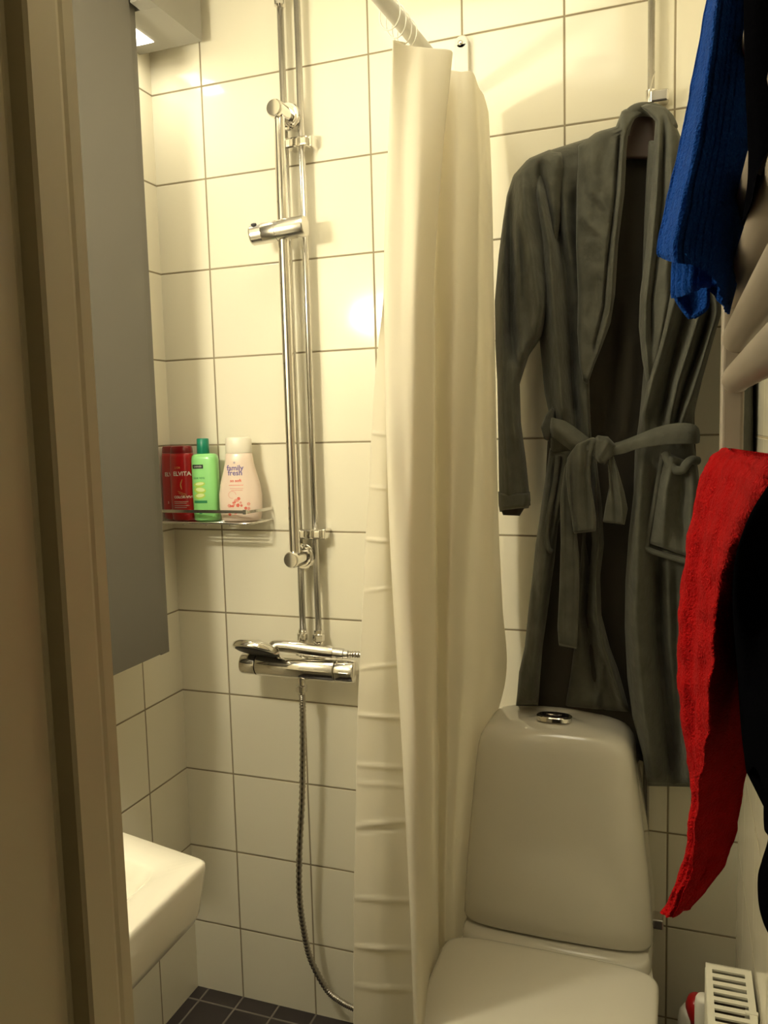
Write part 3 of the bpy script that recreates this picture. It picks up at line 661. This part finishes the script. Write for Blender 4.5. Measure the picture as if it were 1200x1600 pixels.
mk('sleeve', *patch([(1080, 232), (1110, 300), (1130, 400), (1134, 500), (1136, 600), (1138, 700), (1140, 800)],
                    [(1100, 232), (1140, 290), (1166, 380), (1174, 470), (1177, 580), (1178, 700), (1178, 800)], -.14, .11, [([(1150, 450), (1152, 760)], 9, .014)], nz=.005, seed=8, N=60, Mc=30, ep=.35), 'robe', rob)
# lapels: shawl collar rolled round the neck
ll = mk('lapel', *patch([(1000, 164), (972, 172), (962, 198), (932, 206), (903, 228), (901, 300), (900, 380), (903, 460), (902, 520), (905, 566), (911, 598)],
                        [(1006, 176), (992, 186), (982, 205), (979, 235), (976, 300), (966, 380), (961, 460), (954, 505), (941, 540), (928, 572), (918, 602)],
                        -.090, .026,
                        [([(974, 200), (968, 300), (957, 400), (951, 480), (935, 540)], 4, .0), ([(968, 215), (962, 300), (950, 400), (944, 480), (930, 535)], 2.6, -.009), ([(925, 250), (930, 300), (950, 330)], 12, .008), ([(915, 340), (940, 370)], 13, .010), ([(925, 420), (935, 470)], 14, -.008), ([(975, 205), (970, 300), (960, 400), (955, 480), (938, 540), (920, 590)], 5, .007)],
                        nz=.009, seed=12, N=130, Mc=60), 'robe', rob)
lr = mk('lapel', *patch([(996, 164), (1012, 176), (1024, 190), (1022, 215), (1017, 300), (1008, 400), (1000, 460), (998, 510), (1003, 560), (1010, 600)],
                        [(1004, 160), (1042, 168), (1056, 196), (1064, 215), (1066, 300), (1060, 400), (1054, 450), (1044, 500), (1034, 550), (1018, 612)],
                        -.090, .030,
                        [([(1030, 215), (1026, 300), (1017, 400), (1009, 470), (1008, 530), (1014, 590)], 5, .008), ([(1038, 215), (1035, 300), (1026, 400), (1018, 470), (1018, 530)], 2.8, -.009), ([(1048, 240), (1050, 330), (1042, 420)], 8, .010), ([(1040, 470), (1030, 540)], 9, .008)],
                        nz=.008, seed=13, N=120, Mc=50), 'robe', rob)
cp_ = [at(u, v, y=y) for u, v, y in ((972, 214, -.098), (978, 190, -.100), (988, 176, -.098), (1000, 171, -.090), (1014, 171, -.088), (1030, 176, -.092), (1043, 188, -.104), (1050, 205, -.110))]
mk('collar_roll', *tube(spline(cp_, 30), [.006]+[.0115]*28+[.006], 14), 'robe', rob)
# belt
by = -.128
belt = mk('belt', *patch([(1090, 661), (1060, 661), (1030, 668), (1000, 682), (975, 690), (952, 699)][::-1], [(1090, 692), (1060, 699), (1030, 699), (1000, 700), (975, 706), (954, 714)][::-1], by, .014, N=4) if False else
          join(sheet([[(952, 697, by-.01), (975, 690, by-.012), (1000, 680, by-.014), (1030, 668, by-.014), (1060, 662, by-.012), (1083, 664, by-.004), (1090, 672, by+.03)],
                      [(952, 703, by-.022), (975, 696, by-.022), (1000, 688, by-.024), (1030, 680, by-.024), (1060, 676, by-.022), (1083, 678, by-.014), (1091, 682, by+.03)],
                      [(953, 712, by-.020), (975, 708, by-.020), (1000, 700, by-.022), (1030, 696, by-.024), (1060, 694, by-.022), (1083, 694, by-.012), (1090, 692, by+.03)]], 50, 14),
               sheet([[(862, 650, by+.05), (867, 654, by), (885, 660, by-.008), (905, 674, by-.010), (925, 690, by-.012)],
                      [(860, 668, by+.05), (866, 668, by-.012), (884, 680, by-.022), (904, 694, by-.024), (924, 702, by-.024)],
                      [(862, 684, by+.05), (868, 684, by), (884, 696, by-.010), (902, 708, by-.014), (922, 712, by-.014)]], 40, 14)), 'robe', rob, mods=(SOL(.007), ('SUBSURF', dict(levels=1, render_levels=1))))
mk('knot', *patch([(934, 680), (922, 692), (926, 712), (936, 724)], [(950, 682), (963, 696), (958, 712), (944, 726)], by-.006, .030, [([(950, 690), (938, 712)], 5, .006), ([(930, 700), (930, 712)], 3, -.008)], N=30, Mc=24, tp=.2, nz=.002), 'robe', belt)
for nm, Lq, Rq, y0, fo in (
    ('belt_tail', [(893, 704), (882, 730), (875, 780), (876, 850), (874, 920), (871, 980), (873, 1009)], [(905, 712), (902, 760), (900, 820), (905, 870), (905, 920), (903, 980), (901, 1014)], by+.004, [([(880, 760), (881, 850), (880, 980)], 3, .003), ([(897, 780), (899, 900), (897, 990)], 3, -.003)]),
    ('belt_loop', [(926, 683), (900, 694), (886, 716), (884, 745), (888, 780), (893, 810), (896, 834)], [(936, 686), (926, 708), (922, 730), (924, 760), (929, 790), (932, 810), (931, 830)], by-.018, [([(893, 730), (897, 800), (902, 825)], 3, -.005), ([(918, 700), (914, 740), (921, 820)], 3, -.005), ([(905, 700), (904, 760)], 7, .006)]),
    ('belt_tail', [(948, 704), (950, 730), (952, 760), (946, 790), (942, 816)], [(956, 704), (966, 735), (976, 770), (981, 795), (976, 820)], by-.012, [([(955, 730), (962, 800)], 3, -.005), ([(965, 750), (972, 800)], 4, .004)])):
    mk(nm, *patch(Lq, Rq, y0, .012, fo, N=60, Mc=26, tp=.02, nz=.002, seed=len(nm)), 'robe', belt)
mk('belt_carrier', *patch([(862, 636), (852, 650), (845, 668), (850, 686)], [(868, 640), (868, 655), (864, 672), (858, 690)], -.100, .014, N=24, Mc=16, nz=.001), 'robe', rob)
mk('side_tie', *tube(spline([at(u, v, y=y) for u, v, y in ((872, 712, -.112), (868, 750, -.118), (860, 790, -.118), (854, 830, -.118), (856, 855, -.118), (862, 862, -.114))], 30), .0050, 10), 'robe', rob)
# patch pocket with folded rim
pk = mk('pocket', *patch([(1040, 706), (1030, 750), (1022, 800), (1014, 850)], [(1088, 726), (1094, 770), (1093, 820), (1090, 876)], -.112, .022,
                   [([(1048, 730), (1040, 770), (1035, 840)], 8, .012), ([(1066, 745), (1062, 800), (1068, 850)], 9, -.010), ([(1082, 760), (1078, 850)], 8, .006)], N=50, Mc=34, nz=.005, seed=21), 'robe', rob)
mk('pocket_rim', *tube(spline([at(u, v, y=y) for u, v, y in ((1040, 708, -.128), (1046, 724, -.138), (1054, 734, -.142), (1066, 734, -.142), (1072, 726, -.140), (1080, 719, -.136), (1090, 720, -.124))], 34), .0078, 12), 'robe', pk)
mk('pocket_hem', *tube(spline([at(u, v, y=y) for u, v, y in ((1036, 708, -.116), (1029, 750, -.118), (1020, 800, -.118), (1011, 848, -.118), (1012, 858, -.120), (1040, 868, -.124), (1092, 884, -.120))], 60), .0050, 10), 'robe', pk)

# ------------------------------------------------------------------ towel warmer on the right wall
tw = thing('towel_warmer', 'grey enamel ladder towel warmer on the right wall', 'towel warmer', (1.2, -.95, 1.3))
for y0, y1 in ((-.667, -.637), (-1.28, -1.25)):
    mk('post', *box(1.1893, 1.2135, y0, y1, .95, 1.95), 'warmer', tw, False, mods=(BEV(.004, 3),))
    for z in (1.02, 1.88): mk('wall_mount', *cyl((1.213, (y0+y1)/2, z), (XR+.001, (y0+y1)/2, z), [(0, .009), (.8, .009), (.85, .016), (1, .016)], 20), 'warmer', tw, sharp=40)
for z in (1.453, 1.4975, 1.545, 1.592, 1.70, 1.745, 1.79, 1.355):
    dx = .010 if z == 1.355 else 0
    pth = spline([(1.206, -.665, z), (1.2035+dx, -.70, z), (1.2030+dx, -.96, z), (1.2035+dx, -1.22, z), (1.206, -1.252, z)], 24)
    mk('rung', *tube(pth, .0150, 20), 'warmer', tw)

# ------------------------------------------------------------------ towels
def ribs(n, amp):
    def f(p, s_, t_): return p+Vector((-.5, -.8, 0))*amp*(sin(s_*n*2*pi)+.4*sin(s_*n*4.7+1))+Vector((-.4, -.8, 0))*.0022*noise.noise(p*60)
    return f
bt = thing('towel', 'blue ribbed towel hanging at the top right over the towel warmer', 'towel', (1.16, -.85, 1.6), 'towels on the warmer')
del bt['group']
bl = [
 [(1150, -190, -.86), (1140, -120, -.72), (1145, 0, -.70), (1110, 200, -.72), (1080, 320, -.74), (1075, 420, -.76)],
 [(1140, -195, -.88), (1126, -120, -.78), (1108, 0, -.77), (1075, 180, -.79), (1041, 330, -.81), (1031, 385, -.82), (1032, 402, -.82)],
 [(1138, -195, -.89), (1128, -120, -.82), (1109, 0, -.82), (1078, 180, -.84), (1047, 330, -.86), (1036, 385, -.87), (1040, 406, -.87)],
 [(1146, -195, -.94), (1140, -120, -.94), (1120, 0, -.94), (1094, 180, -.95), (1066, 320, -.96), (1054, 385, -.96), (1056, 411, -.96)],
 [(1160, -195, -.94), (1160, -120, -.94), (1146, 0, -.94), (1124, 180, -.95), (1098, 320, -.955), (1088, 385, -.955), (1087, 416, -.955)],
 [(1190, -195, -.93), (1190, -120, -.93), (1180, 0, -.925), (1158, 180, -.93), (1136, 320, -.93), (1125, 400, -.93), (1118, 440, -.93)],
 [(1225, -195, -.90), (1222, -120, -.90), (1210, 0, -.89), (1180, 180, -.88), (1160, 320, -.88), (1144, 420, -.88), (1132, 484, -.88)],
 [(1228, -195, -.84), (1224, -120, -.80), (1212, 0, -.78), (1182, 180, -.79), (1162, 320, -.80), (1147, 420, -.80), (1134, 484, -.80)],
]
mk('front_layer', *sheet(bl, 120, 200, closed=True, fn=ribs(30, .0019)), 'blue', bt)
b2 = [
 [(1054, 395, -.80), (1053, 425, -.80), (1052, 450, -.80), (1053, 466, -.80)],
 [(1074, 395, -.84), (1073, 425, -.84), (1072, 447, -.84), (1074, 460, -.835)],
 [(1098, 400, -.84), (1099, 425, -.84), (1098, 443, -.84), (1098, 447, -.835)],
 [(1112, 410, -.80), (1110, 430, -.80), (1108, 445, -.80), (1106, 450, -.80)]]
mk('back_layer', *sheet(b2, 30, 60, fn=ribs(7, .0018)), 'blue', bt, mods=(SOL(.004),))
b3 = [
 [(1053, 440, -.78), (1054, 462, -.78), (1064, 480, -.78), (1078, 497, -.78)],
 [(1080, 440, -.77), (1080, 462, -.77), (1080, 480, -.77), (1081, 497, -.775)],
 [(1106, 440, -.785), (1107, 462, -.785), (1104, 482, -.785), (1084, 496, -.785)]]
mk('back_hem', *sheet(b3, 24, 30), 'blue', bt, mods=(SOL(.004),))

rt = [
 [(1140, 700, -.70), (1115, 760, -.68), (1100, 850, -.67), (1090, 1000, -.67), (1092, 1150, -.69), (1090, 1250, -.72), (1070, 1350, -.76), (1040, 1425, -.80)],
 [(1128, 700, -.74), (1100, 730, -.74), (1076, 820, -.74), (1060, 930, -.74), (1057, 1040, -.75), (1064, 1140, -.76), (1080, 1240, -.78), (1066, 1350, -.80), (1032, 1424, -.82)],
 [(1134, 699, -.79), (1108, 726, -.80), (1085, 820, -.80), (1071, 930, -.80), (1066, 1040, -.81), (1074, 1140, -.81), (1083, 1240, -.82), (1070, 1350, -.83), (1036, 1428, -.83)],
 [(1142, 703, -.83), (1122, 730, -.85), (1099, 820, -.845), (1086, 930, -.84), (1081, 1040, -.84), (1085, 1140, -.84), (1087, 1240, -.84), (1074, 1350, -.84), (1040, 1432, -.84)],
 [(1152, 708, -.88), (1138, 735, -.91), (1111, 820, -.91), (1098, 930, -.90), (1092, 1040, -.90), (1091, 1140, -.88), (1089, 1240, -.86), (1078, 1350, -.85), (1045, 1433, -.85)],
 [(1168, 710, -.97), (1158, 740, -1.00), (1126, 830, -.99), (1114, 930, -.98), (1108, 1040, -.97), (1102, 1140, -.94), (1093, 1240, -.90), (1082, 1350, -.86), (1050, 1434, -.85)],
 [(1194, 714, -1.14), (1184, 765, -1.15), (1150, 850, -1.08), (1128, 930, -1.03), (1119, 1040, -1.01), (1110, 1140, -.97), (1097, 1240, -.92), (1086, 1350, -.87), (1055, 1433, -.85)],
 [(1262, 722, -1.20), (1250, 800, -1.18), (1196, 870, -1.03), (1160, 940, -1.00), (1150, 1040, -.97), (1134, 1140, -.94), (1122, 1240, -.90), (1104, 1350, -.86), (1066, 1425, -.845)],
 [(1330, 724, -1.18), (1310, 800, -1.14), (1228, 880, -.97), (1200, 960, -.92), (1184, 1060, -.90), (1164, 1160, -.89), (1148, 1260, -.87), (1126, 1350, -.85), (1072, 1423, -.84)],
 [(1300, 722, -.98), (1300, 800, -.92), (1230, 880, -.85), (1202, 960, -.84), (1186, 1060, -.84), (1166, 1160, -.85), (1149, 1260, -.85), (1127, 1350, -.84), (1073, 1423, -.835)],
]
def rfn(p, s_, t_):
    w = sin(t_*95+s_*3)*.0010 + .0045*sin(s_*34+1.5*t_)*min(1, t_*5)*(1-t_*.5)
    return p+Vector((-.6, -.6, 0))*w+Vector((-.5, -.8, .1))*.006*noise.noise(Vector((p.x*35, p.y*30, p.z*28)))+Vector((-.5, -.8, 0))*.0016*noise.noise(p*160)
redt = mk('towel', *sheet(rt, 220, 170, closed=True, fn=rfn), 'red'); tag(redt, 'bright red terry towel hanging down from the towel warmer', 'towel')

k1 = [
 [(1166, -180, -1.02), (1162, 0, -1.02), (1164, 120, -1.02), (1168, 220, -1.02), (1168, 280, -1.02), (1160, 345, -1.02)],
 [(1176, -180, -1.13), (1170, 0, -1.13), (1170, 120, -1.13), (1176, 220, -1.13), (1178, 270, -1.13), (1172, 322, -1.13)],
 [(1215, -180, -1.16), (1210, 0, -1.16), (1210, 100, -1.16), (1206, 160, -1.16), (1204, 200, -1.16), (1200, 238, -1.16)],
 [(1330, -180, -1.16), (1330, 0, -1.16), (1320, 80, -1.16), (1315, 120, -1.16), (1310, 150, -1.16), (1300, 180, -1.16)],
 [(1330, -180, -1.02), (1325, 0, -1.02), (1315, 80, -1.02), (1308, 120, -1.02), (1300, 150, -1.02), (1290, 185, -1.02)]]
o = mk('towel', *sheet(k1, 50, 60, closed=True), 'black'); tag(o, 'black towel hanging between the blue towel and the right edge', 'towel')
k2 = [
 [(1225, 760, -1.12), (1190, 840, -1.05), (1160, 960, -1.0), (1154, 1060, -.96), (1158, 1140, -.95), (1166, 1206, -.95)],
 [(1200, 758, -1.24), (1168, 812, -1.20), (1148, 880, -1.13), (1146, 960, -1.08), (1155, 1060, -1.03), (1160, 1140, -1.02), (1168, 1208, -1.02)],
 [(1240, 748, -1.33), (1215, 840, -1.17), (1190, 950, -1.10), (1176, 1060, -1.08), (1178, 1140, -1.08), (1184, 1206, -1.08)],
 [(1420, 748, -1.33), (1330, 850, -1.12), (1300, 980, -1.12), (1270, 1120, -1.12), (1250, 1250, -1.12), (1225, 1330, -1.12)],
 [(1330, 770, -1.04), (1320, 850, -1.02), (1300, 980, -1.02), (1270, 1120, -1.02), (1250, 1250, -1.02), (1225, 1325, -1.02)]]
o = mk('garment', *sheet(k2, 60, 60, closed=True), 'black'); tag(o, 'black garment hanging behind the red towel at the right edge', 'clothing')
k3 = [
 [(1196, 1215, -1.10), (1193, 1260, -1.10), (1194, 1295, -1.10), (1200, 1310, -1.10), (1190, 1345, -1.10), (1184, 1370, -1.10), (1185, 1410, -1.10), (1192, 1440, -1.10), (1204, 1466, -1.10)],
 [(1212, 1215, -1.14), (1210, 1260, -1.14), (1210, 1295, -1.14), (1212, 1310, -1.14), (1208, 1345, -1.14), (1204, 1370, -1.14), (1205, 1410, -1.14), (1208, 1440, -1.14), (1212, 1468, -1.14)],
 [(1300, 1215, -1.15), (1300, 1260, -1.15), (1300, 1295, -1.15), (1300, 1310, -1.15), (1300, 1345, -1.15), (1300, 1370, -1.15), (1295, 1410, -1.15), (1280, 1440, -1.15), (1250, 1480, -1.15)],
 [(1300, 1215, -1.08), (1300, 1260, -1.08), (1300, 1295, -1.08), (1300, 1310, -1.08), (1300, 1345, -1.08), (1300, 1370, -1.08), (1295, 1410, -1.08), (1280, 1440, -1.08), (1250, 1480, -1.08)]]
o = mk('garment', *sheet(k3, 60, 40, closed=True), 'black'); tag(o, 'dark cloth dangling at the lower right edge above the radiator', 'clothing')

# ------------------------------------------------------------------ radiator and things behind it
rd = thing('radiator', 'white panel radiator with slotted top grille low on the right wall', 'radiator', (1.225, -.8, .3))
RX0, RX1, RY1, RY0, RZ = 1.1930, 1.2585, -.372, -1.10, .562
mk('front_panel', *box(RX0-.001, RX0+.004, RY0, RY1-.004, .12, RZ-.004), 'radiator', rd, False, mods=(BEV(.002),))
mk('back_panel', *box(RX1-.004, RX1, RY0, RY1-.004, .12, RZ-.006), 'radiator', rd, False, mods=(BEV(.001),))
mk('side_cover', *box(RX0, RX1, RY1-.003, RY1, .12, RZ), 'radiator', rd, False, mods=(BEV(.001),))
parts = [box(RX0, RX0+.009, RY0, RY1, RZ-.003, RZ), box(RX1-.010, RX1, RY0, RY1, RZ-.003, RZ), box(RX0+.009, RX1-.010, RY1-.014, RY1, RZ-.003, RZ)]
y = RY1-.014
while y > RY0+.02:
    parts.append(box(RX0+.009, RX1-.010, y-.0180, y-.0095, RZ-.0030, RZ)); y -= .0180
mk('grille', *join(*parts), 'radiator', rd, False)
mk('convector', *join(*[box(RX0+.010, RX1-.010, RY0+.02+.024*k, RY0+.0215+.024*k, .14, RZ-.03) for k in range(29)]), 'raddark', rd, False)
mk('clip', *box(RX1-.016, RX1+.002, -.475, -.468, RZ-.010, RZ+.0015), 'radiator', rd, False, mods=(BEV(.001),))
q = at(1100, 1557, y=-.30)
mk('valve', *join(cyl((q.x, -.30, .20), (q.x, -.30, q.z), [(0, .014), (.93, .0145), (.98, .0135), (1, .011)], 28), tube([(q.x, -.30, .22), (q.x+.01, -.34, .215), (q.x+.015, -.38, .215)], .009)), 'whiteplastic', rd)
q = at(1078, 1600, y=-.15); zt = at(1092, 1555, y=-.15).z
ct = thing('cleaner_bottle', 'white rounded bottle with red top on the floor behind the radiator', 'bottle', (q.x, -.15, 0))
mk('body', *lathe_z(q.x, -.15, [(0, .018, .020), (.004, .021, .024), (.15, .022, .026), (zt-.062, .022, .026), (zt-.038, .019, .022), (zt-.026, .012, .014)], 40), 'whiteplastic', ct)
mk('cap', *lathe_z(q.x+.010, -.152, [(zt-.060, .016, .025), (zt-.02, .0185, .025), (zt-.006, .014, .018), (zt, .007, .010)], 36), 'b_red', ct)
